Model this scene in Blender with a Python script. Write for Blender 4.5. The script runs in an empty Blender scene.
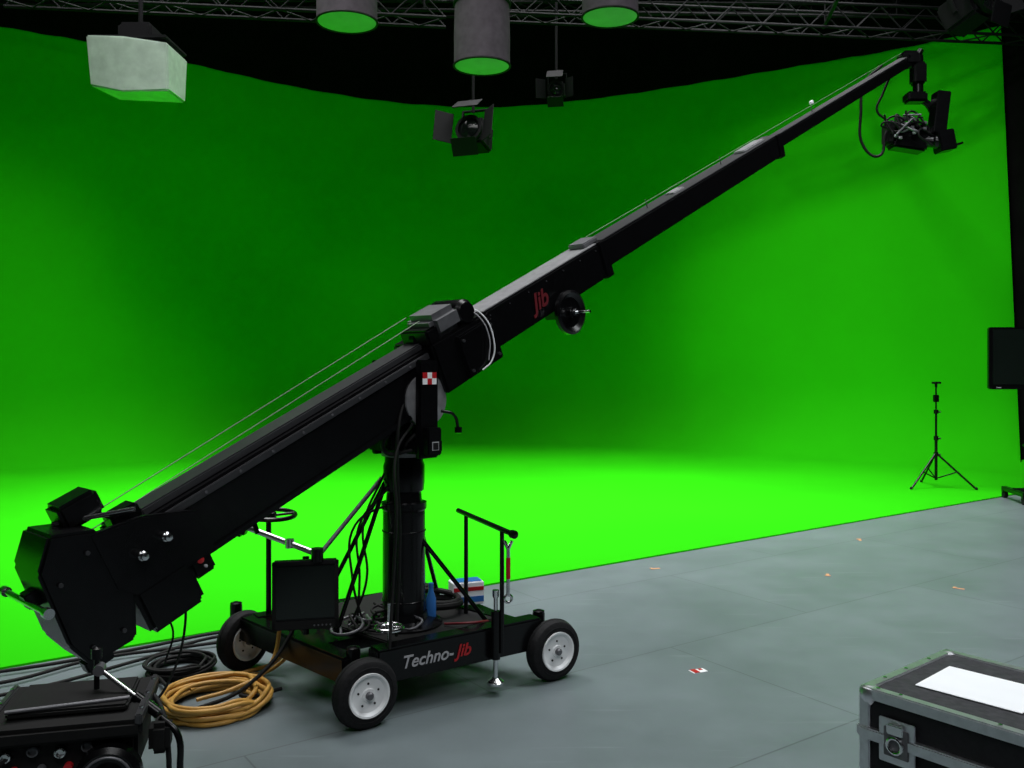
import bpy, bmesh, math, random
from mathutils import Vector, Matrix
random.seed(4)
sc=bpy.context.scene
V=Vector
# ---------------- materials ----------------
def mat(name,col,rough=0.5,metal=0.0,var=0.0,scale=20,bump=0.0,spec=None):
    m=bpy.data.materials.new(name); m.use_nodes=True
    nt=m.node_tree; b=nt.nodes['Principled BSDF']
    b.inputs['Base Color'].default_value=(*col,1); b.inputs['Roughness'].default_value=rough
    b.inputs['Metallic'].default_value=metal
    if spec is not None: b.inputs['Specular IOR Level'].default_value=spec
    if var or bump:
        tc=nt.nodes.new('ShaderNodeTexCoord'); n=nt.nodes.new('ShaderNodeTexNoise')
        n.inputs['Scale'].default_value=scale; n.inputs['Detail'].default_value=6
        nt.links.new(tc.outputs['Object'],n.inputs['Vector'])
        if var:
            r=nt.nodes.new('ShaderNodeMapRange'); r.inputs[1].default_value=.3; r.inputs[2].default_value=.7
            r.inputs[3].default_value=1-var; r.inputs[4].default_value=1+var
            nt.links.new(n.outputs['Fac'],r.inputs[0])
            mx=nt.nodes.new('ShaderNodeVectorMath'); mx.operation='SCALE'; mx.inputs[0].default_value=col
            nt.links.new(r.outputs[0],mx.inputs['Scale']); nt.links.new(mx.outputs[0],b.inputs['Base Color'])
        if bump:
            bp=nt.nodes.new('ShaderNodeBump'); bp.inputs['Strength'].default_value=bump; bp.inputs['Distance'].default_value=.01
            nt.links.new(n.outputs['Fac'],bp.inputs['Height']); nt.links.new(bp.outputs[0],b.inputs['Normal'])
    return m
BLK=mat('black_paint',(.003,.003,.0035),.24,0,.25,30,spec=.32)
BLKM=mat('black_matte',(.005,.005,.005),.65,0,.2,30,spec=.25)
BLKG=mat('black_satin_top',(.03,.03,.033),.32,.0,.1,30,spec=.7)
TOPG=mat('grey_metal_and_highlight',(.26,.26,.27),.35,.3,.2,25)  # grey metal parts; on the first boom stage its pale colour paints a highlight
GRY=mat('grey_metal',(.13,.13,.14),.4,.4,.15,20)
CHR=mat('chrome',(.75,.76,.77),.2,1.0)
ALU=mat('aluminium',(.68,.69,.72),.36,1.0,.1,40)
RUB=mat('rubber',(.010,.010,.011),.75,0,.3,60,.3,spec=.25)
WHT=mat('white_paint',(.86,.87,.88),.4,0,.05,10)
RED=mat('red_paint',(.45,.01,.015),.4,0,.05,10)
DRED=mat('dark_red_paint',(.12,.005,.010),.5,0,.05,10)
LGRY=mat('label_grey',(.4,.4,.42),.5,0,.05,10)
YEL=mat('yellow_cable',(.50,.27,.05),.5,0,.15,15)
BLU=mat('blue_plastic',(.03,.15,.45),.3,0,.05,10)
SCR=mat('screen_glass',(.008,.012,.010),.10,0,.1,3)
CLOTH=mat('grey_cloth',(.075,.064,.075),.9,0,.15,12,.2,spec=.05)
SILK=mat('white_silk',(.34,.40,.34),.9,0,.08,6,.1)
SILKD=mat('lantern_silk',(.40,.48,.41),.9,0,.15,9,.2)
PAP=mat('paper',(.88,.9,.93),.6,0,.02,8)
ORG=mat('orange_tape',(.6,.3,.15),.6,0,.1,20)
DRAPE=mat('black_drape',(.003,.003,.003),.95,0,.3,3,.1,spec=.05)
CASE=mat('case_laminate',(.008,.008,.010),.55,0,.2,60,.15,spec=.25)
CASET=mat('case_lid_laminate',(.040,.040,.045),.6,0,.3,40,.15,spec=.18)
GREEN=mat('chroma_green',(.022,.49,.003),.85,0,.07,.45,0,spec=.03)
WIRE=mat('wire_cable',(.18,.26,.16),.5,.3,.05,20)
GRYD=mat('rig_dark_steel',(.005,.005,.006),.7,0,.1,10,spec=.15)
def floor_mat():
    m=bpy.data.materials.new('grey_stage_floor'); m.use_nodes=True; nt=m.node_tree; b=nt.nodes['Principled BSDF']
    tc=nt.nodes.new('ShaderNodeTexCoord'); mp=nt.nodes.new('ShaderNodeMapping'); mp.inputs['Rotation'].default_value=(0,0,-math.radians(35))
    nt.links.new(tc.outputs['Object'],mp.inputs['Vector'])
    br=nt.nodes.new('ShaderNodeTexBrick'); br.inputs['Scale'].default_value=1
    br.inputs['Brick Width'].default_value=2.4; br.inputs['Row Height'].default_value=1.2; br.inputs['Mortar Size'].default_value=.005
    br.inputs['Color1'].default_value=(.138,.168,.177,1); br.inputs['Color2'].default_value=(.146,.177,.186,1); br.inputs['Mortar'].default_value=(.095,.112,.118,1)
    br.inputs['Mortar Smooth'].default_value=.4
    nt.links.new(mp.outputs[0],br.inputs['Vector'])
    n=nt.nodes.new('ShaderNodeTexNoise'); n.inputs['Scale'].default_value=1.3; n.inputs['Detail'].default_value=9; n.inputs['Roughness'].default_value=.68
    nt.links.new(tc.outputs['Object'],n.inputs['Vector'])
    r=nt.nodes.new('ShaderNodeMapRange'); r.inputs[1].default_value=.3; r.inputs[2].default_value=.7; r.inputs[3].default_value=.84; r.inputs[4].default_value=1.16
    nt.links.new(n.outputs['Fac'],r.inputs[0])
    mx=nt.nodes.new('ShaderNodeVectorMath'); mx.operation='SCALE'
    nt.links.new(br.outputs['Color'],mx.inputs[0]); nt.links.new(r.outputs[0],mx.inputs['Scale'])
    mp2=nt.nodes.new('ShaderNodeMapping'); mp2.inputs['Rotation'].default_value=(0,0,.5); mp2.inputs['Scale'].default_value=(1.2,14,1)
    nt.links.new(tc.outputs['Object'],mp2.inputs['Vector'])
    n2=nt.nodes.new('ShaderNodeTexNoise'); n2.inputs['Scale'].default_value=1.6; n2.inputs['Detail'].default_value=3
    nt.links.new(mp2.outputs[0],n2.inputs['Vector'])
    r3=nt.nodes.new('ShaderNodeMapRange'); r3.inputs[1].default_value=.64; r3.inputs[2].default_value=.76; r3.inputs[3].default_value=0; r3.inputs[4].default_value=.4
    nt.links.new(n2.outputs['Fac'],r3.inputs[0])
    mix=nt.nodes.new('ShaderNodeMix'); mix.data_type='RGBA'; mix.inputs['B'].default_value=(.23,.27,.275,1)
    nt.links.new(r3.outputs[0],mix.inputs['Factor']); nt.links.new(mx.outputs[0],mix.inputs['A']); nt.links.new(mix.outputs['Result'],b.inputs['Base Color'])
    r2=nt.nodes.new('ShaderNodeMapRange'); r2.inputs[3].default_value=.28; r2.inputs[4].default_value=.52
    nt.links.new(n.outputs['Fac'],r2.inputs[0]); nt.links.new(r2.outputs[0],b.inputs['Roughness'])
    b.inputs['Specular IOR Level'].default_value=.3
    return m
FLOOR=floor_mat()
# ---------------- builders ----------------
class Root:
    def __init__(s,name,org=(0,0,0)):
        s.e=bpy.data.objects.new(name,None); s.e.empty_display_size=.1
        sc.collection.objects.link(s.e); s.M=Matrix.Translation(V(org)); s.e.matrix_world=s.M; s.inv=s.M.inverted(); s.F=Matrix.Identity(4)
    def T(s,p): return s.inv@(s.F@V(p))
def addobj(R,name,me,m):
    o=bpy.data.objects.new(name,me); sc.collection.objects.link(o)
    if m is not None: me.materials.append(m)
    if R is not None: o.parent=R.e
    return o
def finish(R,name,bm,m,smooth=True,ang=.6):
    if R is not None:
        for v in bm.verts: v.co=R.T(v.co)
    bmesh.ops.recalc_face_normals(bm,faces=bm.faces)
    for f in bm.faces: f.smooth=smooth
    for e in bm.edges:
        if len(e.link_faces)==2 and e.calc_face_angle(0)>ang: e.smooth=False
    me=bpy.data.meshes.new(name); bm.to_mesh(me); bm.free()
    return addobj(R,name,me,m)
def box(R,name,c,s,m,bev=.006,rot=None):
    bm=bmesh.new(); bmesh.ops.create_cube(bm,size=1)
    mt=Matrix.Diagonal((s[0],s[1],s[2],1))
    if rot is not None: mt=rot.to_4x4()@mt
    mt=Matrix.Translation(V(c))@mt
    bmesh.ops.transform(bm,matrix=mt,verts=bm.verts)
    if bev>0: bmesh.ops.bevel(bm,geom=list(bm.edges),offset=min(bev,min(s)*.3),segments=2,affect='EDGES')
    return finish(R,name,bm,m,ang=.9 if bev else .5)
def lathe(R,name,prof,p,axis,m,seg=28):
    ax=V(axis).normalized(); t=V((0,0,1)) if abs(ax.z)<.9 else V((1,0,0))
    a=ax.cross(t).normalized(); b=ax.cross(a)
    bm=bmesh.new(); rings=[]
    for r,h in prof:
        ring=[bm.verts.new(V(p)+ax*h+(a*math.cos(2*math.pi*i/seg)+b*math.sin(2*math.pi*i/seg))*max(r,1e-4)) for i in range(seg)]
        rings.append(ring)
    for k in range(len(rings)-1):
        for i in range(seg):
            bm.faces.new((rings[k][i],rings[k][(i+1)%seg],rings[k+1][(i+1)%seg],rings[k+1][i]))
    if prof[0][0]>1e-4: bm.faces.new(rings[0])
    if prof[-1][0]>1e-4: bm.faces.new(rings[-1])
    return finish(R,name,bm,m)
def rod(R,name,p0,p1,r,m,r2=None,seg=14):
    p0=V(p0);p1=V(p1); L=(p1-p0).length; r2=r if r2 is None else r2
    return lathe(R,name,[(r,0),(r2,L)],p0,p1-p0,m,seg)
def torus(R,name,p,axis,Rr,r,m,seg=36,sub=10):
    ax=V(axis).normalized(); t=V((0,0,1)) if abs(ax.z)<.9 else V((1,0,0))
    a=ax.cross(t).normalized(); b=ax.cross(a)
    bm=bmesh.new(); rings=[]
    for i in range(seg):
        th=2*math.pi*i/seg; d=a*math.cos(th)+b*math.sin(th)
        rings.append([bm.verts.new(V(p)+d*(Rr+r*math.cos(2*math.pi*j/sub))+ax*r*math.sin(2*math.pi*j/sub)) for j in range(sub)])
    for i in range(seg):
        for j in range(sub):
            bm.faces.new((rings[i][j],rings[(i+1)%seg][j],rings[(i+1)%seg][(j+1)%sub],rings[i][(j+1)%sub]))
    return finish(R,name,bm,m)
def tube(R,name,pts,r,m,cyc=False):
    cu=bpy.data.curves.new(name,'CURVE'); cu.dimensions='3D'; cu.bevel_depth=r; cu.bevel_resolution=3; cu.resolution_u=8
    sp=cu.splines.new('BEZIER'); sp.bezier_points.add(len(pts)-1); sp.use_cyclic_u=cyc
    for q,p in zip(sp.bezier_points,pts):
        q.co=R.T(p) if R is not None else V(p); q.handle_left_type='AUTO'; q.handle_right_type='AUTO'
    cu.use_fill_caps=True
    return addobj(R,name,cu,m)
def prism(R,name,pts,y0,y1,m,bev=.008):
    bm=bmesh.new(); a=[bm.verts.new((x,y0,z)) for x,z in pts]; b=[bm.verts.new((x,y1,z)) for x,z in pts]
    n=len(pts); bm.faces.new(a); bm.faces.new(b[::-1])
    for i in range(n): bm.faces.new((a[i],b[i],b[(i+1)%n],a[(i+1)%n]))
    if bev: bmesh.ops.bevel(bm,geom=list(bm.edges),offset=bev,segments=2,affect='EDGES')
    return finish(R,name,bm,m,ang=.9)
def text(R,name,s,F,size,m,shear=.3,ext=.001,off=0):
    cu=bpy.data.curves.new(name,'FONT'); cu.body=s; cu.size=size; cu.shear=shear; cu.extrude=ext; cu.offset=off
    o=addobj(R,name,cu,m); o.matrix_local=R.inv@F; return o
def frame(o,x,z):
    x=V(x).normalized(); z=V(z).normalized(); y=z.cross(x).normalized(); z=x.cross(y)
    return Matrix(((x.x,y.x,z.x,o[0]),(x.y,y.y,z.y,o[1]),(x.z,y.z,z.z,o[2]),(0,0,0,1)))
def catmull(P,n=8):
    out=[]; P=[V(p) for p in P]
    for i in range(len(P)-1):
        a=P[max(i-1,0)];b=P[i];c=P[i+1];d=P[min(i+2,len(P)-1)]
        for k in range(n):
            t=k/n; out.append(.5*((2*b)+(c-a)*t+(2*a-5*b+4*c-d)*t*t+(-a+3*b-3*c+d)*t**3))
    out.append(P[-1]); return out

# ---------------- room ----------------
box(None,'floor',(-1.5,8,-.05),(27,26,.1),FLOOR,0)
box(None,'ceiling',(-1.5,8,8.65),(27,26,.1),DRAPE,0)
box(None,'wall_back',(-1.5,20.95,4.3),(27,.1,8.6),DRAPE,0)
box(None,'wall_left',(-14.95,8,4.3),(.1,26,8.6),DRAPE,0)
box(None,'wall_right',(11.95,8,4.3),(.1,26,8.6),DRAPE,0)
box(None,'wall_front',(-1.5,-4.95,4.3),(27,.1,8.6),DRAPE,0)
H=6.8; r=1.2
path=[(-12.6,-2.32),(-12.6,3),(-12.3,8),(-11,11.2),(-9.4,12.9),(-7.88,13.9),(-6.64,14.7),(-5.44,15.75),(-4.0,17.0),(-2.24,18),(-.24,18.3),(1.73,17.66),(3.49,16.7),(5.02,15.75),(6.41,14.86),(7.51,13.85),(8.2,13.1),(8.6,12.52)]
cp=catmull([(x,y,0) for x,y in path],8)
bm=bmesh.new(); cols=[]; inner=[]
prof=[(0,H)]+[(0,H-(H-r)*k/6) for k in range(1,6)]+[(r-r*math.cos(t),r-r*math.sin(t)) for t in [i*math.pi/2/12 for i in range(13)]]
for i,p in enumerate(cp):
    t=(cp[min(i+1,len(cp)-1)]-cp[max(i-1,0)]).normalized(); N=V((t.y,-t.x,0))
    col=[bm.verts.new(p+N*d+V((0,0,z+.012))) for d,z in prof]
    cols.append(col); inner.append(p+N*r)
for i in range(len(cols)-1):
    for j in range(len(prof)-1):
        bm.faces.new((cols[i][j],cols[i+1][j],cols[i+1][j+1],cols[i][j+1]))
finish(None,'wall_cyclorama',bm,GREEN,ang=3)
bm=bmesh.new(); n=len(inner); q0=V((-12.6,-2.32,0)); q1=V((8.6,12.52,0))
fr=[q0.lerp(q1,i/(n-1)) for i in range(n)]
ta=[bm.verts.new((p.x,p.y,.012)) for p in inner]; tb=[bm.verts.new((p.x,p.y,.012)) for p in fr]; tc_=[bm.verts.new((p.x,p.y,0)) for p in fr]
for i in range(n-1):
    bm.faces.new((ta[i],ta[i+1],tb[i+1],tb[i])); bm.faces.new((tb[i],tb[i+1],tc_[i+1],tc_[i]))
finish(None,'floor_chroma_green',bm,GREEN,smooth=False)
bm=bmesh.new(); a=[];b_=[]
for i,p in enumerate(cp[20:]):
    o=V((0,-.08,0))+V((.0,.03*math.sin(i*1.7),0)); a.append(bm.verts.new(p+o+V((0,0,6.72)))); b_.append(bm.verts.new(p+o+V((0,0,8.6))))
for i in range(len(a)-1): bm.faces.new((a[i],a[i+1],b_[i+1],b_[i]))
finish(None,'border_drape',bm,DRAPE,ang=3)
bm=bmesh.new(); rows=[]
for i in range(61):
    t=i/60; x=7.05+t*3.4; y=13.0-t*.9+.07*math.sin(i*1.15)
    rows.append([bm.verts.new((x+(1-t)*.30*(1-k/6),y,.02+k/6*6.68)) for k in range(7)])
for i in range(60):
    for k in range(6): bm.faces.new((rows[i][k],rows[i+1][k],rows[i+1][k+1],rows[i][k+1]))
finish(None,'stage_curtain',bm,DRAPE,ang=3)

# ---------------- camera crane ----------------
A=V((-.64,3.92,0));B=V((.205,4.51,0));C=V((-1.39,4.66,0));D=V((-.545,5.25,0))
e1=(B-A).normalized(); e2=V((-e1.y,e1.x,0)); nrm=-e2
COL=V((-.534,4.45,0))
R=Root('camera_crane',COL)
def wheel(name,c,face):
    ax=face.normalized(); cc=c+V((0,0,.15))
    lathe(R,name+'_tyre',[(.088,-.040),(.125,-.043),(.142,-.034),(.150,-.015),(.150,.015),(.142,.034),(.125,.043),(.088,.040),(.088,-.040)],cc,ax,RUB,40)
    torus(R,name+'_tread',cc,ax,.1495,.0035,BLKM,40,6); torus(R,name+'_sidewall_ring',cc+ax*.042,ax,.118,.003,RUB,40,6)
    lathe(R,name+'_rim',[(.0,.040),(.028,.040),(.032,.034),(.055,.032),(.076,.034),(.088,.048),(.096,.049),(.097,.038),(.094,-.040),(.088,-.040),(.075,-.018),(.03,-.02),(0,-.03)],cc,ax,WHT,36)
    lathe(R,name+'_hub',[(.017,.0),(.017,.054),(.012,.060),(0,.060)],cc,ax,GRY,16)
    up=V((0,0,1)); sd=ax.cross(up)
    for k in range(5):
        t=k*2*math.pi/5+.3; q=cc+(up*math.sin(t)+sd*math.cos(t))*.050+ax*.028
        rod(R,name+'_bolt',q,q+ax*.007,.005,BLKM,seg=10)
wheel('wheel_1',A,nrm); wheel('wheel_2',B,nrm); wheel('wheel_3',C,(nrm+e1*.35)); wheel('wheel_4',D,nrm)
def beam(name,p,q,w,h,zc,m=BLK):
    p=V(p);q=V(q); d=(q-p); L=d.length; F=R.F; R.F=frame(((p+q)/2)[:2]+(zc,),d,(0,0,1)); 
    o=box(R,name,(0,0,0),(L,w,h),m,.01); R.F=F; return o
inn=e2*.07
beam('front_crossbeam',A+e1*.07+inn,B-e1*.05+inn,.10,.155,.235)
beam('rear_crossbeam',C+e1*.03-inn,D-e1*.05-inn,.10,.12,.23)
ac=(C-A).normalized(); bd=(D-B).normalized()
beam('side_beam_left',A+ac*.10,C-ac*.02,.09,.12,.225)
beam('side_beam_right',B+bd*.10-e1*.1,D-bd*.02-e1*.1,.09,.12,.225)
beam('centre_beam',(A+C)/2,(B+D)/2,.34,.06,.25)
beam('deck_plate',(A+B)/2+e2*.12,(C+D)/2-e2*.12,.62,.02,.29,BLKM)
for n,p in (('a',A),('b',B),('c',C),('d',D)):
    rod(R,'axle_'+n,p+V((0,0,.15))-nrm*.12,p+V((0,0,.15)),.02,GRY)
    q=p-nrm*.12; rod(R,'kingpin_'+n,q+V((0,0,.09)),q+V((0,0,.305)),.032,BLK); lathe(R,'kingpin_cap_'+n,[(.03,0),(.03,.012),(.012,.018),(0,.018)],q+V((0,0,.305)),(0,0,1),BLK)
tube(R,'tie_rod',[A-nrm*.2+V((0,0,.14)),B-nrm*.2+V((0,0,.14))],.01,CHR)
Ft=frame(A+e1*.185+inn+nrm*.053+V((0,0,.212)),e1,nrm)
text(R,'label_text','Techno-',Ft,.08,LGRY,off=.001); text(R,'label_text_red','Jib',frame(A+e1*.475+inn+nrm*.053+V((0,0,.212)),e1,nrm),.08,RED,off=.0015)
cz=COL
lathe(R,'column_base',[(.19,.27),(.19,.31),(.12,.33),(.115,.36)],cz,(0,0,1),BLK,36)
lathe(R,'column_lower',[(.105,.3),(.105,.86),(.112,.87),(.112,.90),(.09,.905),(.085,.95),(.098,.96),(.102,1.0),(.102,1.08),(.095,1.10),(.095,1.14),(0,1.14)],cz,(0,0,1),BLK,40)
for z in (.42,.76): torus(R,'column_ring',cz+V((0,0,z)),(0,0,1),.105,.004,BLK)
lathe(R,'column_ring_steel',[(.09,1.125),(.112,1.13),(.112,1.165),(.09,1.17),(.06,1.17)],cz,(0,0,1),TOPG,36)
lathe(R,'swivel_drum',[(.085,1.165),(.085,1.26),(.06,1.30),(.04,1.33),(0,1.33)],cz,(0,0,1),BLK,30)
for k in range(8):
    t=k*math.pi/4; q=cz+V((math.cos(t)*.1,math.sin(t)*.1,1.165)); rod(R,'ring_bolt',q,q+V((0,0,.012)),.008,CHR,seg=8)
rod(R,'strut_1',cz+V((-.09,-.03,1.0)),C*.55+cz*.45+V((0,0,.28)),.011,BLK)
rod(R,'strut_2',cz+V((-.09,-.06,.98)),A*.45+C*.3+cz*.25+V((0,0,.29)),.011,BLK)
rod(R,'strut_3',cz+V((.09,-.03,.72)),B*.55+cz*.45+V((0,0,.3)),.011,BLK)
rod(R,'strut_4',cz+V((.08,.06,.75)),D*.5+B*.2+cz*.3+V((0,0,.3)),.011,BLK)
P0=V((-.36,4.5,1.675)); a=V((4.29,4.5,2.905)).normalized()
s=V((a.y,-a.x,0)).normalized(); up=s.cross(a)
ARM=Matrix(((a.x,-s.x,up.x,P0.x),(a.y,-s.y,up.y,P0.y),(a.z,-s.z,up.z,P0.z),(0,0,0,1)))
ah=V((a.x,a.y,0)).normalized()
R.F=Matrix(((ah.x,-s.x,0,P0.x),(ah.y,-s.y,0,P0.y),(0,0,1,0),(0,0,0,1)))
yx=-.23
box(R,'yoke_plate_near',(yx,-.165,1.37),(.115,.035,.46),BLK)
box(R,'yoke_plate_far',(yx,.165,1.37),(.115,.035,.46),BLK)
box(R,'yoke_base',(yx+.02,.02,1.19),(.17,.36,.06),BLK)
box(R,'brake_box',(yx,-.20,1.22),(.085,.05,.13),BLK)
box(R,'brake_label',(yx,-.2265,1.20),(.04,.002,.04),LGRY,0)
box(R,'brake_label_inner',(yx,-.228,1.20),(.032,.002,.032),BLKM,0)
for i in range(3):
    for j in range(2):
        box(R,'checker_label',(yx-.028+i*.028,-.1845,1.50+j*.028),(.028,.003,.028),RED if (i+j)%2 else WHT,0)
lathe(R,'tilt_drive_disc',[(0,0),(.10,0),(.125,.01),(.125,.05),(.09,.06),(0,.06)],(yx+.03,-.08,1.41),(0,-1,0),TOPG,32)
tube(R,'brake_lever',[(yx+.06,-.20,1.36),(yx+.12,-.22,1.34),(yx+.15,-.22,1.27)],.008,BLK)
lathe(R,'brake_knob',[(0,0),(.018,.004),(.018,.03),(0,.034)],(yx+.15,-.22,1.25),(0,0,1),BLK,14)
tube(R,'yoke_cable_1',[(-.30,-.1,1.45),(-.37,-.13,1.3),(-.37,-.12,1.1),(-.34,-.10,.8),(-.36,-.1,.32)],.008,BLKM)
tube(R,'yoke_cable_3',[(-.25,-.1,1.4),(-.40,-.05,1.24),(-.36,-.05,1.16),(-.26,-.12,1.25)],.010,BLKM)
tube(R,'yoke_cable_5',[(-.25,-.1,1.35),(-.38,-.10,1.28),(-.39,-.05,1.18),(-.28,-.14,1.18)],.009,BLKM)
tube(R,'yoke_cable_4',[(-.28,-.12,1.3),(-.40,-.15,1.18),(-.44,-.2,.9),(-.46,-.2,.6),(-.52,-.25,.33)],.007,BLKM)
box(R,'junction_box',(-.34,-.05,1.24),(.08,.10,.12),BLK,.01)
R.F=ARM
box(R,'rear_housing',(-.97,0,-.075),(1.60,.24,.26),BLK,.01)
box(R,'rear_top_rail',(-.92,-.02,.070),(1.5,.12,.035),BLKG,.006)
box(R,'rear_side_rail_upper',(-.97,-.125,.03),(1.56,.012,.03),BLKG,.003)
box(R,'rear_side_rail_lower',(-.97,-.125,-.185),(1.56,.012,.025),BLK,.003)
for i in range(9): rod(R,'rail_bolt',(-1.6+i*.16,-.13,.03),(-1.6+i*.16,-.135,.03),.006,GRY,seg=8)
for y,z in ((-.06,.15),(.03,.17)):
    rod(R,'tension_cable',(-1.86,y,z-.04),(-.12,y,z+.03),.0022,WIRE,seg=6)
box(R,'pivot_box',(.03,-.01,-.05),(.42,.30,.26),BLK,.012)
box(R,'pivot_side_plate',(.10,-.165,-.06),(.26,.03,.22),BLK,.008)
box(R,'motor_housing',(-.03,-.05,.14),(.20,.22,.12),GRY,.03)
lathe(R,'motor_drum',[(0,0),(.06,0),(.065,.01),(.065,.2),(.05,.22),(0,.22)],(.10,.06,.13),(0,-1,0),BLK,28)
lathe(R,'motor_end',[(0,0),(.05,0),(.05,.03),(0,.035)],(-.14,-.02,.10),(0,-1,0),BLK,24)
box(R,'motor_bracket',(-.14,-.05,.11),(.08,.2,.08),BLK,.01)
tube(R,'white_loop_cable',[(.13,-.12,.15),(.175,-.17,.09),(.175,-.2,-.05),(.12,-.2,-.14),(.05,-.19,-.16)],.004,WHT)
tube(R,'white_loop_cable_2',[(.11,-.12,.15),(.15,-.17,.09),(.15,-.2,-.03),(.10,-.2,-.13)],.003,LGRY)
for x,z in ((.0,.02),(.2,.02),(.0,-.14),(.2,-.14)): rod(R,'plate_bolt',(x,-.18,z),(x,-.188,z),.008,BLKG,seg=10)
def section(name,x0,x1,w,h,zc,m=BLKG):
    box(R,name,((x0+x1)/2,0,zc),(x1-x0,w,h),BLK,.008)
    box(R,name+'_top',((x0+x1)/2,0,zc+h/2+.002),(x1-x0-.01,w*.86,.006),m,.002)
section('boom_stage_1',.15,1.36,.19,.21,-.045,TOPG)  # top strip coloured paler than the sides to stand in for a highlight
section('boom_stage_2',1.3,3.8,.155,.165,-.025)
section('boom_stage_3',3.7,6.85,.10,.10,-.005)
box(R,'collar_1',(1.33,0,-.045),(.07,.21,.225),BLK); box(R,'collar_2',(3.78,0,-.03),(.08,.175,.18),BLK)
box(R,'collar_tab_1',(1.28,0,.080),(.14,.12,.03),GRY); box(R,'collar_tab_2',(3.45,0,.070),(.34,.09,.02),TOPG)
box(R,'roller_1',(2.35,0,.066),(.14,.07,.015),TOPG);box(R,'end_cap',(6.86,0,0),(.06,.13,.14),BLK)
for i in range(7): rod(R,'stage_bolt',(.3+i*.16,-.095,.03),(.3+i*.16,-.099,.03),.004,BLKG,seg=8)
rod(R,'front_cable',(1.3,-.02,.11),(6.8,0,.10),.0018,WIRE,seg=6)
for x in (2.0,3.0,4.6): rod(R,'cable_post',(x,0,.05),(x,0,.12),.004,GRY,seg=6)
box(R,'cable_clip',(4.62,0,.125),(.06,.02,.03),WHT)
lathe(R,'hand_wheel',[(0,0),(.11,0),(.125,.008),(.125,.03),(.11,.038),(.085,.02),(.03,.022),(.03,.045),(0,.045)],(.86,-.11,-.19),(0,-1,0),BLK,40)
rod(R,'hand_wheel_axle',(.86,-.13,-.19),(.86,-.27,-.19),.008,CHR); lathe(R,'hand_wheel_nut',[(0,0),(.02,0),(.02,.02),(0,.02)],(.86,-.16,-.19),(0,-1,0),CHR,12)
box(R,'hand_wheel_bracket',(.86,-.04,-.17),(.12,.12,.08),BLK)
text(R,'boom_label_red','Jib',R.F@Matrix.Translation((.62,-.1,-.085))@Matrix.Rotation(math.pi/2,4,'X'),.13,DRED,off=.003)
x0=-1.87
prism(R,'counterweight_bucket',[(x0-.13,.20),(x0+.02,.13),(x0+.03,-.16),(x0-.03,-.30),(x0-.20,-.29),(x0-.235,-.18),(x0-.215,.10)],-.16,.09,BLK,.012)
for x,z in ((x0-.17,.03),(x0-.05,.08),(x0-.17,-.23),(x0-.06,-.24)): rod(R,'bucket_bolt',(x,-.165,z),(x,-.173,z),.008,BLKG,seg=10)
prism(R,'tail_side_plate',[(x0-.02,.13),(x0+.17,.09),(x0+.36,.0),(x0+.36,-.18),(x0+.05,-.18),(x0-.02,-.1)],-.165,-.13,BLK,.006)
box(R,'tail_top_box',(x0+.03,.02,.185),(.15,.14,.10),BLK,.015)
box(R,'tail_top_box_2',(x0+.14,-.06,.10),(.11,.09,.06),BLK,.01)
box(R,'battery_box',(x0+.135,-.06,-.235),(.23,.22,.19),BLK,.02)
box(R,'switch_box',(x0+.295,-.10,-.20),(.09,.10,.10),BLK,.01)
lathe(R,'stop_button',[(0,0),(.014,0),(.014,.012),(0,.016)],(x0+.29,-.15,-.18),(0,-1,0),RED,16)
lathe(R,'switch_knob',[(0,0),(.006,0),(.006,.010),(0,.012)],(x0+.30,-.15,-.215),(0,-1,0),LGRY,12)
for x,z in ((x0+.203,-.015),(x0+.10,-.028)):
    lathe(R,'clamp_bolt',[(0,0),(.018,0),(.018,.03),(.013,.035),(.013,.05),(0,.052)],(x,-.165,z),(0,-1,0),CHR,20)
rod(R,'weight_bar',(x0-.26,-.25,.0),(x0-.26,.16,.0),.011,CHR); rod(R,'weight_bar_end',(x0-.26,-.26,.0),(x0-.26,-.23,.0),.018,CHR)
rod(R,'weight_bar_end',(x0-.26,.15,.0),(x0-.26,.18,.0),.018,CHR)
box(R,'bar_bracket',(x0-.24,-.04,.0),(.05,.06,.06),BLK)
rod(R,'top_handle',(x0-.06,.02,.175),(x0+.16,-.15,.125),.009,CHR)
tube(R,'tail_cable_1',[(x0+.25,.0,-.25),(x0+.2,.0,-.42),(x0+.02,-.02,-.6),(x0-.1,0,-.65)],.005,BLKM)
tube(R,'tail_cable_2',[(x0+.1,.0,-.3),(x0+.14,.0,-.42),(x0+.05,-.02,-.52)],.004,BLKM)
box(R,'tail_catch',(x0-.16,-.08,-.31),(.10,.06,.05),BLK)
R.F=Matrix.Identity(4)
pa=V((-.048,4.30,0)); pb=V((-.236,4.62,0)); d=(pa-pb).normalized()
rod(R,'handle_post_1',pa+V((0,0,.2)),pa+V((0,0,.79)),.011,BLK); rod(R,'handle_post_2',pb+V((0,0,.2)),pb+V((0,0,.81)),.011,BLK)
rod(R,'handle_bar',pb-d*.09+V((0,0,.815)),pa+d*.1+V((0,0,.785)),.013,BLK)
lathe(R,'handle_knob',[(0,0),(.02,.005),(.02,.03),(0,.035)],pa+d*.09+V((0,0,.785)),d,BLK,14)
W=pa+V((.03,-.02,0))
rod(R,'wrench_shaft',W+V((0,0,.48)),W+V((0,0,.70)),.009,CHR)
torus(R,'wrench_ring',W+V((0,0,.465)),(.3,-1,0),.018,.007,CHR,20,8); rod(R,'wrench_jaw_1',W+V((0,0,.70)),W+V((-.018,0,.74)),.008,CHR); rod(R,'wrench_jaw_2',W+V((0,0,.70)),W+V((.018,0,.74)),.008,CHR)
rod(R,'wrench_grip',W+V((0,0,.56)),W+V((0,0,.66)),.011,RED)
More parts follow.
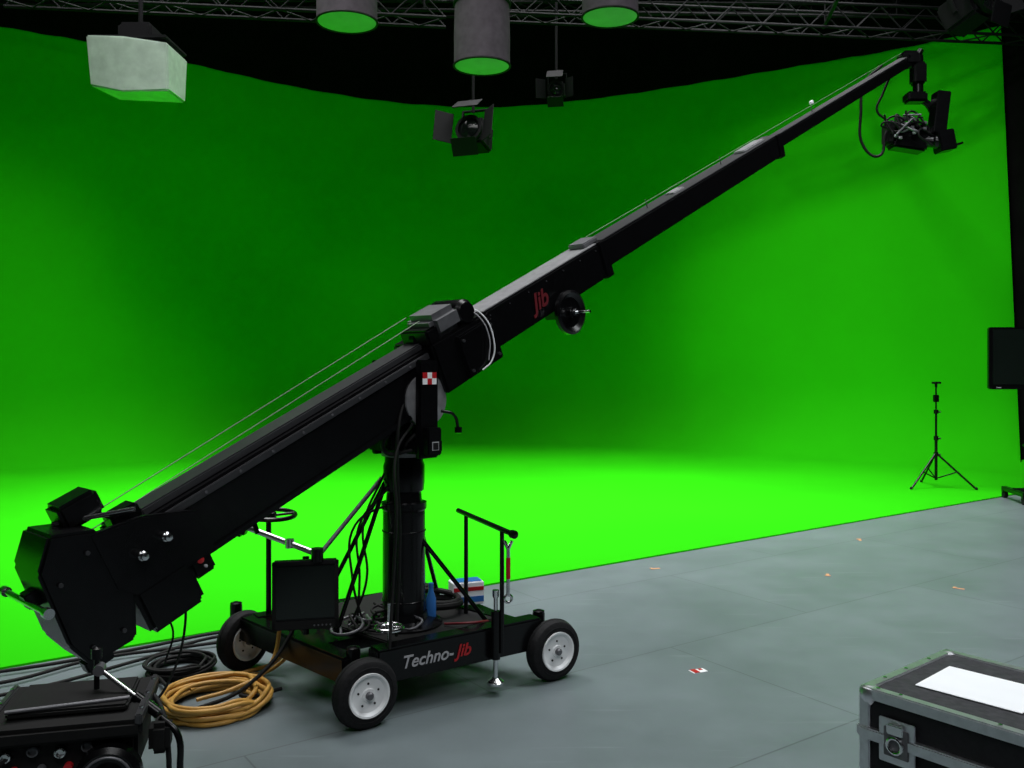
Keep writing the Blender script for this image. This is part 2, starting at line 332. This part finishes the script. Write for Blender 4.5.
J=V((-.095,4.33,0))-e2*.03
rod(R,'jack_sleeve',J+V((0,0,.17)),J+V((0,0,.40)),.022,BLK); rod(R,'jack_screw',J+V((0,0,.06)),J+V((0,0,.20)),.012,CHR)
lathe(R,'jack_foot',[(.04,0),(.04,.012),(.018,.03),(0,.03)],J+V((0,0,.05)),(0,0,1),CHR,24)
lathe(R,'jack_top',[(.010,.39),(.010,.46),(.016,.47),(.016,.50),(0,.50)],J,(0,0,1),CHR,16)
J2=V((-.555,4.07,0)); rod(R,'jack2_screw',J2+V((0,0,.25)),J2+V((0,0,.50)),.009,CHR)
torus(R,'jack2_wheel',J2+V((0,0,.39)),(0,0,1),.06,.009,CHR,28,8)
for k in range(3):
    t=k*2.094; rod(R,'jack2_spoke',J2+V((0,0,.39)),J2+V((.06*math.cos(t),.06*math.sin(t),.39)),.007,CHR,seg=8)
lathe(R,'jack2_boss',[(.02,.37),(.02,.41),(0,.42)],J2,(0,0,1),CHR,16)
S=V((-1.26,4.66,0))
rod(R,'steering_post',S+V((0,0,.2)),S+V((0,0,.79)),.014,BLK)
torus(R,'steering_wheel',S+V((0.01,0,.80)),(.05,-.05,1),.125,.012,BLK,40,8)
for k in range(3):
    t=k*2.094+.4; rod(R,'steering_spoke',S+V((.01,0,.795)),S+V((.01+.12*math.cos(t),.12*math.sin(t),.80)),.007,BLK,seg=8)
lathe(R,'steering_hub',[(.03,.77),(.03,.81),(.015,.82),(0,.82)],S+V((.01,0,0)),(0,0,1),BLK,20)
M0=V((-.95,4.14,.52))
rod(R,'monitor_arm_1',(-1.25,4.28,.80),(-.89,4.16,.70),.014,ALU); rod(R,'monitor_arm_2',(-.89,4.17,.70),(-.64,4.42,1.02),.011,GRY)
lathe(R,'arm_joint',[(.028,-.03),(.028,.03)],(-.90,4.16,.70),(0,0,1),BLK,18); lathe(R,'arm_joint_2',[(.022,-.02),(.022,.02)],(-1.04,4.21,.742),(0,0,1),CHR,18)
box(R,'grip_block',(-1.27,4.28,.83),(.05,.08,.14),BLK,.02,Matrix.Rotation(.4,3,'Y'))
tube(R,'grip_handle',[(-1.32,4.27,.90),(-1.25,4.26,.88),(-1.20,4.25,.78)],.012,BLK)
for i in range(9):
    x,y=-.85+random.random()*.3,4.25+random.random()*.35
    tube(R,'deck_cable',[(x+random.uniform(-.12,.12),y+random.uniform(-.1,.1),.31+random.random()*.05) for _ in range(5)],.007,BLKM if i%3 else GRY)
for i in range(3):
    tube(R,'drape_cable',[(-.62+i*.02,4.38,1.05-i*.07),(-.72-i*.02,4.36,.8),(-.70-i*.035,4.34,.55),(-.78+i*.03,4.36,.32)],.006,BLKM)
tube(R,'red_cable',[(-.33,4.4,.31),(-.2,4.35,.33),(-.12,4.45,.31)],.006,DRED)
torus(R,'deck_cable_coil',(-.40,4.66,.345),(0,.1,1),.13,.02,BLKM)
torus(R,'deck_cable_coil',(-.40,4.66,.375),(.1,0,1),.125,.015,BLKM)

R=Root('crane_monitor',M0)
yaw=math.radians(12); R.F=Matrix.Translation(M0)@Matrix.Rotation(yaw,4,'Z')@Matrix.Rotation(math.radians(-4),4,'X')
box(R,'shell',(0,.03,0),(.30,.06,.31),BLK,.01); box(R,'back',(0,.075,0),(.22,.05,.22),BLK,.015)
box(R,'screen',(0,-.001,.012),(.262,.004,.235),SCR,0)
for sx in (-1,1): box(R,'bezel_side',(sx*.14,-.003,0),(.018,.012,.31),BLKM,.003)
box(R,'bezel_top',(0,-.003,.145),(.30,.012,.02),BLKM,.003); box(R,'bezel_bottom',(0,-.003,-.135),(.30,.012,.04),BLKM,.003)
for i in range(5): rod(R,'button',(.04+i*.018,-.009,-.138),(.04+i*.018,-.013,-.138),.004,GRY,seg=8)
rod(R,'mount_post',(0,.10,.0),(0,.10,.16),.016,BLK); rod(R,'mount_post_low',(0,.10,-.20),(0,.10,0),.016,BLK); box(R,'mount_plate',(0,.10,-.0),(.1,.03,.1),GRY)
R=Root('tissue_box',(-.245,4.80,.305)); R.F=Matrix.Translation((-.245,4.80,.305))@Matrix.Rotation(.35,4,'Z')
box(R,'carton',(0,0,.06),(.17,.10,.12),PAP,.004); box(R,'stripe_blue',(0,-.0515,.03),(.165,.002,.03),BLU,0); box(R,'stripe_red',(0,-.0515,.085),(.165,.002,.02),RED,0)
box(R,'lid',(0,0,.122),(.15,.08,.004),BLU,0)
R=Root('water_bottle',(-.405,4.50,.305)); R.F=R.M.copy()
lathe(R,'body',[(0,0),(.024,0),(.026,.01),(.026,.10),(.013,.14),(.011,.16),(0,.16)],(0,0,0),(0,0,1),BLU,24); rod(R,'cap',(0,0,.16),(0,0,.18),.013,BLU)

# ---------------- remote head and camera ----------------
T=V((3.93,9,4.58))
R=Root('remote_camera_head',T)
R.F=Matrix.Translation(T)
box(R,'mount_block',(.04,.0,.03),(.16,.14,.14),BLK,.02); rod(R,'mount_pin',(.10,0,.02),(.16,0,.12),.03,BLK)
rod(R,'pan_column',(.13,0,.06),(.13,0,-.36),.05,BLK); box(R,'pan_motor',(.13,0,-.12),(.13,.14,.22),BLK,.02); box(R,'pan_motor_low',(.10,.0,-.36),(.20,.16,.10),BLK,.02)
tube(R,'head_yoke',[(.12,0,-.36),(.24,.02,-.42),(.30,.02,-.55),(.28,0,-.70)],.035,BLK)
lathe(R,'tilt_motor',[(.07,-.06),(.07,.06)],(.28,0,-.70),(1,.2,0),BLK,24)
box(R,'camera_body',(.03,0,-.76),(.34,.20,.26),BLK,.02,Matrix.Rotation(.15,3,'Y')); box(R,'camera_back',(-.14,0,-.72),(.14,.16,.22),BLKM,.02)
lathe(R,'lens',[(.05,0),(.06,.02),(.06,.14),(.075,.16),(.075,.22),(.05,.22),(.0,.20)],(.12,-.02,-.80),(.9,-.4,-.1),BLK,28)
box(R,'matte_box',(.34,-.10,-.82),(.16,.18,.20),BLK,.01,Matrix.Rotation(-.2,3,'Y')); box(R,'matte_flag_top',(.30,-.08,-.54),(.13,.16,.42),BLK,.008,Matrix.Rotation(.12,3,'Y'))
box(R,'matte_flag_low',(.40,-.10,-.88),(.20,.16,.02),BLK,.003,Matrix.Rotation(-.35,3,'Y')); box(R,'matte_flag_side',(.41,-.02,-.80),(.14,.02,.16),BLK,.003)
box(R,'top_handle',(.0,0,-.57),(.22,.04,.04),BLKG,.01)
for i in range(12):
    x=random.uniform(-.22,.2);z=-.72+random.uniform(-.16,.12)
    tube(R,'harness_cable',[(x+random.uniform(-.12,.12),-.12+random.uniform(-.05,.03),z+random.uniform(-.1,.1)) for _ in range(4)],.010,BLKM if i%4 else GRY)
for i in range(6): box(R,'connector',(random.uniform(-.15,.15),-.13,-.72+random.uniform(-.08,.08)),(.035,.03,.03),GRY if i%2 else ALU,.005)
tube(R,'loop_cable',[(-.25,-.05,-.05),(-.42,-.05,-.22),(-.46,-.05,-.5),(-.42,-.05,-.88),(-.28,-.05,-.95),(-.22,-.05,-.75),(-.15,-.05,-.6)],.014,BLKM)
tube(R,'loop_cable_2',[(-.1,-.05,.0),(-.25,-.05,-.35),(-.30,-.05,-.5),(-.2,-.05,-.6)],.012,BLKM)

# ---------------- flight case ----------------
F0=V((1.06,2.74,0)); f1=V((.63,-.777,0)).normalized(); f2=V((.777,.63,0)).normalized()
R=Root('flight_case',F0); R.F=Matrix(((f1.x,f2.x,0,F0.x),(f1.y,f2.y,0,F0.y),(0,0,1,0),(0,0,0,1)))
L,Wd,Hc=1.0,.55,.607
box(R,'body',(L/2,Wd/2,.345),(L-.012,Wd-.012,.49),CASE,.004)
box(R,'lid_panel',(L/2,Wd/2,Hc-.008),(L-.01,Wd-.01,.01),CASET,.002)
def edge(p,q):
    c=(V(p)+V(q))/2; d=V(q)-V(p); sz=[abs(d[i]) if abs(d[i])>.01 else .034 for i in range(3)]; return box(R,'edge_trim',c,sz,ALU,.004)
t=.014
for z in (.115,Hc-t):
    edge((0,t,z),(L,t,z)); edge((0,Wd-t,z),(L,Wd-t,z)); edge((t,0,z),(t,Wd,z)); edge((L-t,0,z),(L-t,Wd,z))
for x in (t,L-t):
    for y in (t,Wd-t): edge((x,y,.1),(x,y,Hc))
edge((0,.003,.475),(L,.003,.475)); edge((.003,0,.475),(.003,Wd,.475))
for x in (.02,L-.02):
    for y in (.02,Wd-.02):
        lathe(R,'ball_corner',[(0,-.034),(.02,-.03),(.030,-.01),(.031,.005),(.026,.018),(.012,.022),(0,.023)],(x,y,Hc-.018),(0,0,1),ALU,20)
for x in (.05,.12,.4,.6,.95):
    rod(R,'rivet',(x,.015,Hc+.002),(x,.015,Hc+.006),.006,CHR,seg=10)
for y in (.12,.25,.4): rod(R,'rivet',(.015,y,Hc+.002),(.015,y,Hc+.006),.006,CHR,seg=10)
for x in (.12,.78):
    box(R,'latch_plate',(x,-.006,.475),(.11,.008,.13),ALU,.003); torus(R,'latch_wing',(x,-.02,.47),(0,1,0),.022,.006,CHR,20,8)
    box(R,'latch_dish',(x,-.012,.475),(.075,.006,.085),GRY,.003); box(R,'latch_hook',(x,-.018,.515),(.05,.012,.03),CHR,.003)
for x in (.12,L-.12):
    for y in (.12,Wd-.12):
        lathe(R,'castor_wheel',[(.045,-.018),(.045,.018)],(x,y,.045),(1,0,0),RUB,20); box(R,'castor_fork',(x,y,.085),(.06,.05,.03),GRY,.004)
box(R,'paper_sheet',(.245,.27,Hc+.001),(.30,.25,.002),PAP,0,Matrix.Rotation(.05,3,'Z'))

# ---------------- light stand ----------------
R=Root('light_stand',(5.3,11.25,0)); R.F=R.M.copy()
rod(R,'lower_tube',(0,0,.10),(0,0,.62),.018,BLK); rod(R,'mid_tube',(0,0,.6),(0,0,.95),.014,BLK); rod(R,'upper_tube',(0,0,.93),(0,0,1.28),.010,BLK)
for z in (.60,.93,.40): lathe(R,'collar',[(.028,0),(.028,.05)],(0,0,z),(0,0,1),BLK,14); rod(R,'collar_knob',(0,0,z+.02),(.05,-.02,z+.02),.010,BLK)
for k in range(3):
    t=k*2.094+.1-math.pi/2+.9; d=V((math.cos(t),math.sin(t),0))
    rod(R,'leg',d*.02+V((0,0,.42)),d*.45+V((0,0,.018)),.012,BLK); rod(R,'brace',V((0,0,.12)),d*.24+V((0,0,.215)),.008,BLK); lathe(R,'foot',[(.015,0),(.018,.012),(.015,.03),(0,.03)],d*.45+V((0,0,.012)),(0,0,1),RUB,10)
rod(R,'spigot',(0,0,1.26),(0,0,1.33),.016,BLK); rod(R,'cross_pin',(-.05,0,1.315),(.06,0,1.315),.014,BLK); box(R,'stand_clamp',(.0,0,1.12),(.06,.05,.09),BLK)

# ---------------- monitor on rolling stand ----------------
R=Root('television_on_stand',(5.98,10.1,0)); R.F=R.M@Matrix.Rotation(math.radians(-8),4,'Z')
box(R,'screen_body',(0,0,1.62),(1.20,.07,.70),BLK,.012); box(R,'screen',(0,-.037,1.635),(1.12,.004,.62),SCR,0)
box(R,'bezel',(0,-.038,1.29),(1.19,.01,.04),BLK,.003); box(R,'bezel_mark',(-.5,-.045,1.29),(.05,.003,.01),LGRY,0)
for x in(-.06,.12): rod(R,'post',(x,.09,.12),(x,.09,1.6),.022,BLK)
box(R,'bracket',(0,.06,1.55),(.4,.05,.3),BLK); box(R,'shelf',(.05,.05,.62),(.4,.35,.03),BLK)
for sx in (-1,1):
    box(R,'base_leg',(sx*.30,.05,.11),(.06,.6,.05),BLK); 
    for y in (-.22,.32): lathe(R,'castor',[(.045,-.02),(.045,.02)],(sx*.30,y,.045+.0),(1,0,0),RUB,20); box(R,'castor_fork',(sx*.30,y,.08),(.06,.05,.04),BLK,.005)
box(R,'base_cross',(0,.09,.12),(.60,.07,.05),BLK)

# ---------------- coiled cables ----------------
def coil(name,c,rad,r,m,n,thick):
    R=Root(name,c); R.F=R.M.copy(); pts=[]
    for i in range(n*10):
        t=i*2*math.pi/10; rr=rad*(1-.22*random.random()) if i%4==0 else rad*(.86+.1*math.sin(i*.37))
        z=r+.9*r*2*((i//10)%thick)+random.random()*.006
        pts.append((rr*math.cos(t)+.012*math.sin(i*.13),rr*math.sin(t),z))
    tube(R,'loops',pts,r,m); return R
R=coil('cable_coil_yellow',(-1.37,4.15,0),.25,.0105,YEL,11,4)
tube(R,'lead_1',[(.12,.15,.02),(.05,.3,.03),(.15,.42,.03),(.30,.35,.2),(.36,.30,.33),(.42,.40,.33)],.0095,YEL)
tube(R,'lead_2',[(-.15,.1,.04),(0,.38,.02),(.2,.35,.1),(.30,.22,.30),(.34,.15,.40)],.0095,YEL)
tube(R,'lead_3',[(-.05,-.1,.07),(.1,.0,.09),(.22,.1,.15),(.27,.15,.36)],.0095,YEL)
coil('cable_coil',(-1.70,4.62,0),.17,.0085,BLKM,9,4)
R=Root('floor_cable',(-2,4.8,0))
for i,P in enumerate([[(-2.9,4.45),(-2.59,4.56),(-2.07,4.9),(-1.64,5.24),(-1.3,5.3)],[(-2.8,4.1),(-2.41,4.235),(-1.95,4.75),(-1.67,5.14),(-1.35,5.2)],[(-2.8,4.3),(-2.5,4.4),(-2.2,4.75),(-1.8,4.95),(-1.5,5.1)],[(-2.6,3.9),(-2.1,4.2),(-1.8,4.45),(-1.72,4.6)],[(-1.75,4.45),(-1.6,4.3),(-1.3,4.4),(-1.25,4.2),(-1.1,4.3)]]):
    tube(R,'run',[(x,y,.022 if i<4 else .03) for x,y in P],.009,BLKM)
tube(R,'hanging_run',[(-1.45,4.0,.03),(-1.2,4.1,.12),(-1.0,4.3,.4),(-.95,4.35,.6)],.009,BLKM)
R=Root('power_strip',(-1.80,4.28,0)); R.F=R.M@Matrix.Rotation(-.6,4,'Z'); box(R,'body',(0,0,.03),(.24,.07,.05),BLK,.01)
for i in range(4): rod(R,'socket',(-.08+i*.05,0,.055),(-.08+i*.05,0,.058),.018,GRY)

# ---------------- floor markers ----------------
for i,(x,y,c) in enumerate([(.958,4.63,0),(3.09,8.0,1),(3.13,6.3,1),(1.10,6.9,1),(2.35,6.7,1)]):
    R=Root('floor_marker',(x,y,0)); R.F=R.M@Matrix.Rotation(.4+i,4,'Z')
    if c==0:
        box(R,'tape_white',(0,0,.001),(.085,.05,.002),WHT,0); box(R,'tape_red',(-.02,0,.003),(.03,.05,.002),RED,0); box(R,'tape_red_2',(.02,.012,.003),(.02,.02,.002),RED,0)
    else: box(R,'tape_a',(0,0,.001),(.07,.022,.002),ORG,0); box(R,'tape_b',(.03,0,.0025),(.02,.04,.002),ORG,0)

# ---------------- console bottom-left ----------------
K=V((-1.27,2.66,0)); R=Root('camera_control_console',K); R.F=R.M@Matrix.Rotation(math.radians(14),4,'Z')
box(R,'top_case',(-.02,.0,.565),(.42,.34,.05),BLKM,.012,Matrix.Rotation(.04,3,'X'))
box(R,'top_pad',(-.02,.02,.598),(.32,.24,.02),BLKM,.008); box(R,'top_rail_left',(-.22,0,.585),(.02,.34,.03),BLKG,.004); box(R,'top_rail_right',(.18,0,.585),(.02,.34,.03),BLKG,.004)
for y in (-.12,.0,.12):
    for x in (-.22,.18): rod(R,'rail_screw',(x,y,.60),(x,y,.605),.006,CHR,seg=8)
rod(R,'top_strap',(-.18,-.10,.612),(.14,-.06,.612),.006,GRY)
box(R,'lower_case',(-.02,.02,.48),(.38,.28,.13),BLKM,.012)
for i in range(5):
    x=-.17+i*.07
    lathe(R,'connector',[(.015,0),(.015,.02),(.011,.022),(.011,.012),(0,.012)],(x,-.12,.50+.01*(i%2)),(0,-1,0),GRY if i%2 else CHR,18)
    lathe(R,'connector_low',[(.012,0),(.012,.018),(0,.018)],(x+.02,-.12,.455),(0,-1,0),GRY if i%2 else RED,16)
lathe(R,'pan_drum',[(.08,0),(.09,.01),(.09,.05),(.075,.06),(.04,.055),(.04,.07),(0,.07)],(.10,-.13,.43),(0,-1,0),BLK,36)
torus(R,'pan_drum_ring',(.10,-.19,.43),(0,1,0),.065,.004,GRY)
rod(R,'upright_rod',(.03,.05,.58),(.03,.05,.72),.008,BLK); lathe(R,'rod_cap',[(.016,0),(.016,.03),(0,.035)],(.03,.05,.70),(0,0,1),BLK,14)
rod(R,'chrome_handle',(.04,.04,.67),(.15,-.02,.60),.007,CHR); rod(R,'handle_grip',(.15,-.02,.60),(.22,-.055,.555),.016,BLK)
lathe(R,'handle_joint',[(.016,-.02),(.016,.02)],(.04,.04,.67),(0,1,0),GRY,14)
tube(R,'cable_1',[(-.15,-.1,.5),(-.2,-.2,.45),(-.1,-.22,.35),(.0,-.15,.3)],.008,BLKM); tube(R,'cable_2',[(.15,.1,.58),(.20,.05,.56),(.24,-.02,.45),(.23,0,.2)],.008,BLKM)
rod(R,'centre_post',(0,0,.12),(0,0,.45),.03,BLK)
box(R,'head_block',(.22,-.02,.48),(.06,.09,.09),BLKM,.015)
for k in range(3):
    t=k*2.094+.15; d=V((math.cos(t),math.sin(t),0)); rod(R,'leg',d*.05+V((0,0,.44)),d*.42+V((0,0,.02)),.018,BLK); rod(R,'leg_brace',V((0,0,.15)),d*.22+V((0,0,.24)),.009,BLK)
    lathe(R,'leg_foot',[(.022,0),(.025,.02),(.018,.04),(0,.04)],d*.42,(0,0,1),RUB,14)
tube(R,'leg_lever',[(.22,-.02,.53),(.27,-.05,.49),(.28,-.06,.38)],.010,BLK)

# ---------------- overhead rig ----------------
RG=Root('lighting_truss_grid',(0,12,7))
def truss(p,q,w):
    R=RG; p=V(p);q=V(q); L=(q-p).length; R.F=frame((p+q)/2,q-p,(0,0,1))
    for y in(-1,1):
        for z in(-1,1): rod(R,'chord',(-L/2,y*w/2,z*w/2),(L/2,y*w/2,z*w/2),.022,GRYD,seg=8)
    n=int(L/w)
    for i in range(n):
        x=-L/2+i*L/n; x2=x+L/n; sg=1 if i%2 else -1
        for y in(-1,1): rod(R,'brace',(x,y*w/2,sg*w/2),(x2,y*w/2,-sg*w/2),.010,GRYD,seg=6)
        rod(R,'brace_bottom',(x,sg*w/2,-w/2),(x2,-sg*w/2,-w/2),.010,GRYD,seg=6)
    for x in (-L*.45,L*.45): rod(R,'hanger',(x,0,0),(x,0,8.6-p.z),.012,GRYD,seg=6)
truss((-6,10.5,5.95),(-.8,10.9,5.85),.32)
truss((-.5,12,6.35),(7.5,12.4,6.15),.32)
truss((-7,13.2,7.0),(6,13.4,7.0),.35)
def pipe(p,q,r=.025):
    R=RG; R.F=Matrix.Identity(4); p=V(p);q=V(q); rod(R,'pipe',p,q,r,GRYD,seg=8)
    for t in(.1,.9): c=p.lerp(q,t); rod(R,'drop',c,(c.x,c.y,8.6),.010,GRYD,seg=6)
pipe((-8,12.6,6.6),(7,12.9,6.5)); pipe((-2,9,5.35),(5,9.2,5.4)); pipe((1.2,9,5.6),(1.9,13,6.9)); pipe((3.3,9,5.3),(4.5,13,6.4)); pipe((-1,13.5,6.75),(5,13.2,6.7)); pipe((-3,9,5.6),(-2.4,13,6.8)); pipe((-5.4,9,5.5),(-5.0,13,6.7))
def spacelight(p,rad,h):
    R=Root('space_light',p); R.F=R.M.copy()
    lathe(R,'silk_skirt',[(rad,0),(rad*1.0,h*.6),(rad*.97,h),(rad*.5,h+.06),(0,h+.06)],(0,0,0),(0,0,1),CLOTH,36)
    lathe(R,'bottom_diffuser',[(rad*.97,-.002),(rad*.5,-.02),(0,-.03)],(0,0,0),(0,0,1),SILK,36)
    torus(R,'bottom_hoop',(0,0,0),(0,0,1),rad,.012,BLKM); torus(R,'top_hoop',(0,0,h),(0,0,1),rad*.97,.02,BLKM)
    rod(R,'lamp_head',(0,0,h+.03),(0,0,h+.22),.12,BLKM); rod(R,'yoke_rod',(0,0,h+.2),(0,0,8.6-p[2]),.015,BLKM)
spacelight((-.30,9,4.54),.28,.62); spacelight((-1.65,9,4.98),.30,.66); spacelight((.98,9,5.03),.28,.66)
def fresnel(p,sz,yaw,tilt):
    R=Root('fresnel_light',p); R.F=R.M@Matrix.Rotation(yaw,4,'Z')@Matrix.Rotation(tilt,4,'X'); m=GRYD
    box(R,'housing',(0,.1*sz,0),(.36*sz,.4*sz,.36*sz),m,.03); lathe(R,'lens_ring',[(.17*sz,0),(.19*sz,.02*sz),(.19*sz,.06*sz),(.15*sz,.06*sz),(.15*sz,.03*sz),(0,.045*sz)],(0,-.10*sz,0),(0,-1,0),GRYD,28)
    lathe(R,'lens',[(.13*sz,.045*sz),(.06*sz,.075*sz),(0,.08*sz)],(0,-.10*sz,0),(0,-1,0),SCR,28)
    box(R,'vent',(0,.15*sz,.185*sz),(.2*sz,.04*sz,.03*sz),m,.004)
    for sx in(-1,1):
        box(R,'barndoor_side',(sx*.32*sz,-.26*sz,0),(.26*sz,.012,.42*sz),m,.002,Matrix.Rotation(-sx*.75,3,'Z'))
        box(R,'yoke_arm',(sx*.21*sz,.1*sz,.16*sz),(.02*sz,.05*sz,.42*sz),m,.003)
    box(R,'barndoor_top',(0,-.26*sz,.30*sz),(.36*sz,.012,.24*sz),m,.002,Matrix.Rotation(-.8,3,'X')); box(R,'barndoor_bottom',(0,-.24*sz,-.30*sz),(.36*sz,.012,.24*sz),m,.002,Matrix.Rotation(.6,3,'X'))
    box(R,'yoke_top',(0,.1*sz,.37*sz),(.44*sz,.05*sz,.02*sz),m,.003)
    R.F=R.M.copy(); rod(R,'drop_pipe',(0,.1,.3*sz),(0,.1,8.6-p[2]),.02,m)
fresnel((-.50,11.5,4.50),.95,-.35,-.2); fresnel((.62,12.5,5.35),.62,-.2,.1); fresnel((4.75,9.3,5.25),.9,.6,-.4)
R=Root('lantern_softbox',(-3.30,8,3.9)); R.F=R.M.copy()
bm=bmesh.new(); w=.33
bot=[bm.verts.new(p) for p in ((-w+.0,-.26,.06),(-.02,-.34,-.02),(w,-.22,.03),(w-.02,.24,.05),(-w+.03,.24,.08))]
tp=[bm.verts.new(p) for p in ((-w-.04,-.26,.50),(-.02,-.34,.46),(w,-.24,.44),(w,.24,.44),(-w,.24,.5))]
for i in range(5): bm.faces.new((bot[i],bot[(i+1)%5],tp[(i+1)%5],tp[i]))
bm.faces.new(bot); bm.faces.new(tp); bmesh.ops.bevel(bm,geom=list(bm.edges),offset=.015,segments=2,affect='EDGES'); finish(R,'silk_skirt',bm,SILKD)
box(R,'frame',(0,0,.49),(.64,.5,.03),GRYD); rod(R,'drop',(0,0,.5),(0,0,4.7),.02,GRYD); box(R,'lamp_head',(0,0,.58),(.3,.3,.16),GRYD,.03)

# ---------------- lamps ----------------
def area(name,loc,tgt,size,power,col=(1,1,1),spread=180):
    l=bpy.data.lights.new(name,'AREA'); l.shape='RECTANGLE'; l.size=size[0]; l.size_y=size[1]; l.energy=power; l.color=col; l.spread=math.radians(spread)
    o=bpy.data.objects.new(name,l); sc.collection.objects.link(o); o.location=loc
    o.rotation_euler=(V(tgt)-V(loc)).to_track_quat('-Z','Y').to_euler()
def spot(name,loc,tgt,power,ang,blend=1.0,rad=.3,col=(1,1,1)):
    l=bpy.data.lights.new(name,'SPOT'); l.energy=power; l.spot_size=math.radians(ang); l.spot_blend=blend; l.shadow_soft_size=rad; l.color=col
    o=bpy.data.objects.new(name,l); sc.collection.objects.link(o); o.location=loc
    o.rotation_euler=(V(tgt)-V(loc)).to_track_quat('-Z','Y').to_euler()
area('added_front_fill',(-3.8,9.3,8.2),(-4.0,9.3,0),(5,4.5),310,spread=82); area('added_front_fill',(2,11.0,8.2),(2,11.2,0),(6,3.5),330,spread=82)
area('added_front_fill',(-1,6,8.2),(-1,6.5,0),(5,4),200,spread=110); area('added_front_fill',(4,5,8),(4,5.5,0),(4,3),240,(.94,.98,1),spread=120)
area('added_front_fill',(.5,-1.5,6.5),(-.5,4.2,.3),(3,2),180,(.96,.98,1))  # front fill added to brighten the dolly, not a studio fixture
spot('cyc_lamp',(1,8,8.0),(6.2,15.0,2.5),1700,52); spot('cyc_lamp',(1.5,8.5,8.0),(4.0,16.3,1.4),500,45); spot('cyc_lamp',(-5.5,7,8.0),(-8.0,13.5,1.4),750,46); spot('cyc_lamp',(-1,9,8.0),(-1.2,18,.8),200,40)
w=bpy.data.worlds.new('World'); sc.world=w; w.use_nodes=True; w.node_tree.nodes['Background'].inputs[0].default_value=(.5,.55,.55,1); w.node_tree.nodes['Background'].inputs[1].default_value=.03
# ---------------- camera ----------------
cd=bpy.data.cameras.new('Camera'); cd.sensor_width=36; cd.lens=900/1024*36; cd.shift_y=-24/1024; cd.clip_end=100
co=bpy.data.objects.new('Camera',cd); sc.collection.objects.link(co); co.location=(0,0,1.6); co.rotation_euler=(math.pi/2,0,0); sc.camera=co
try:
    sc.view_settings.view_transform='Standard'; sc.view_settings.look='None'
except Exception as ex: print(ex)
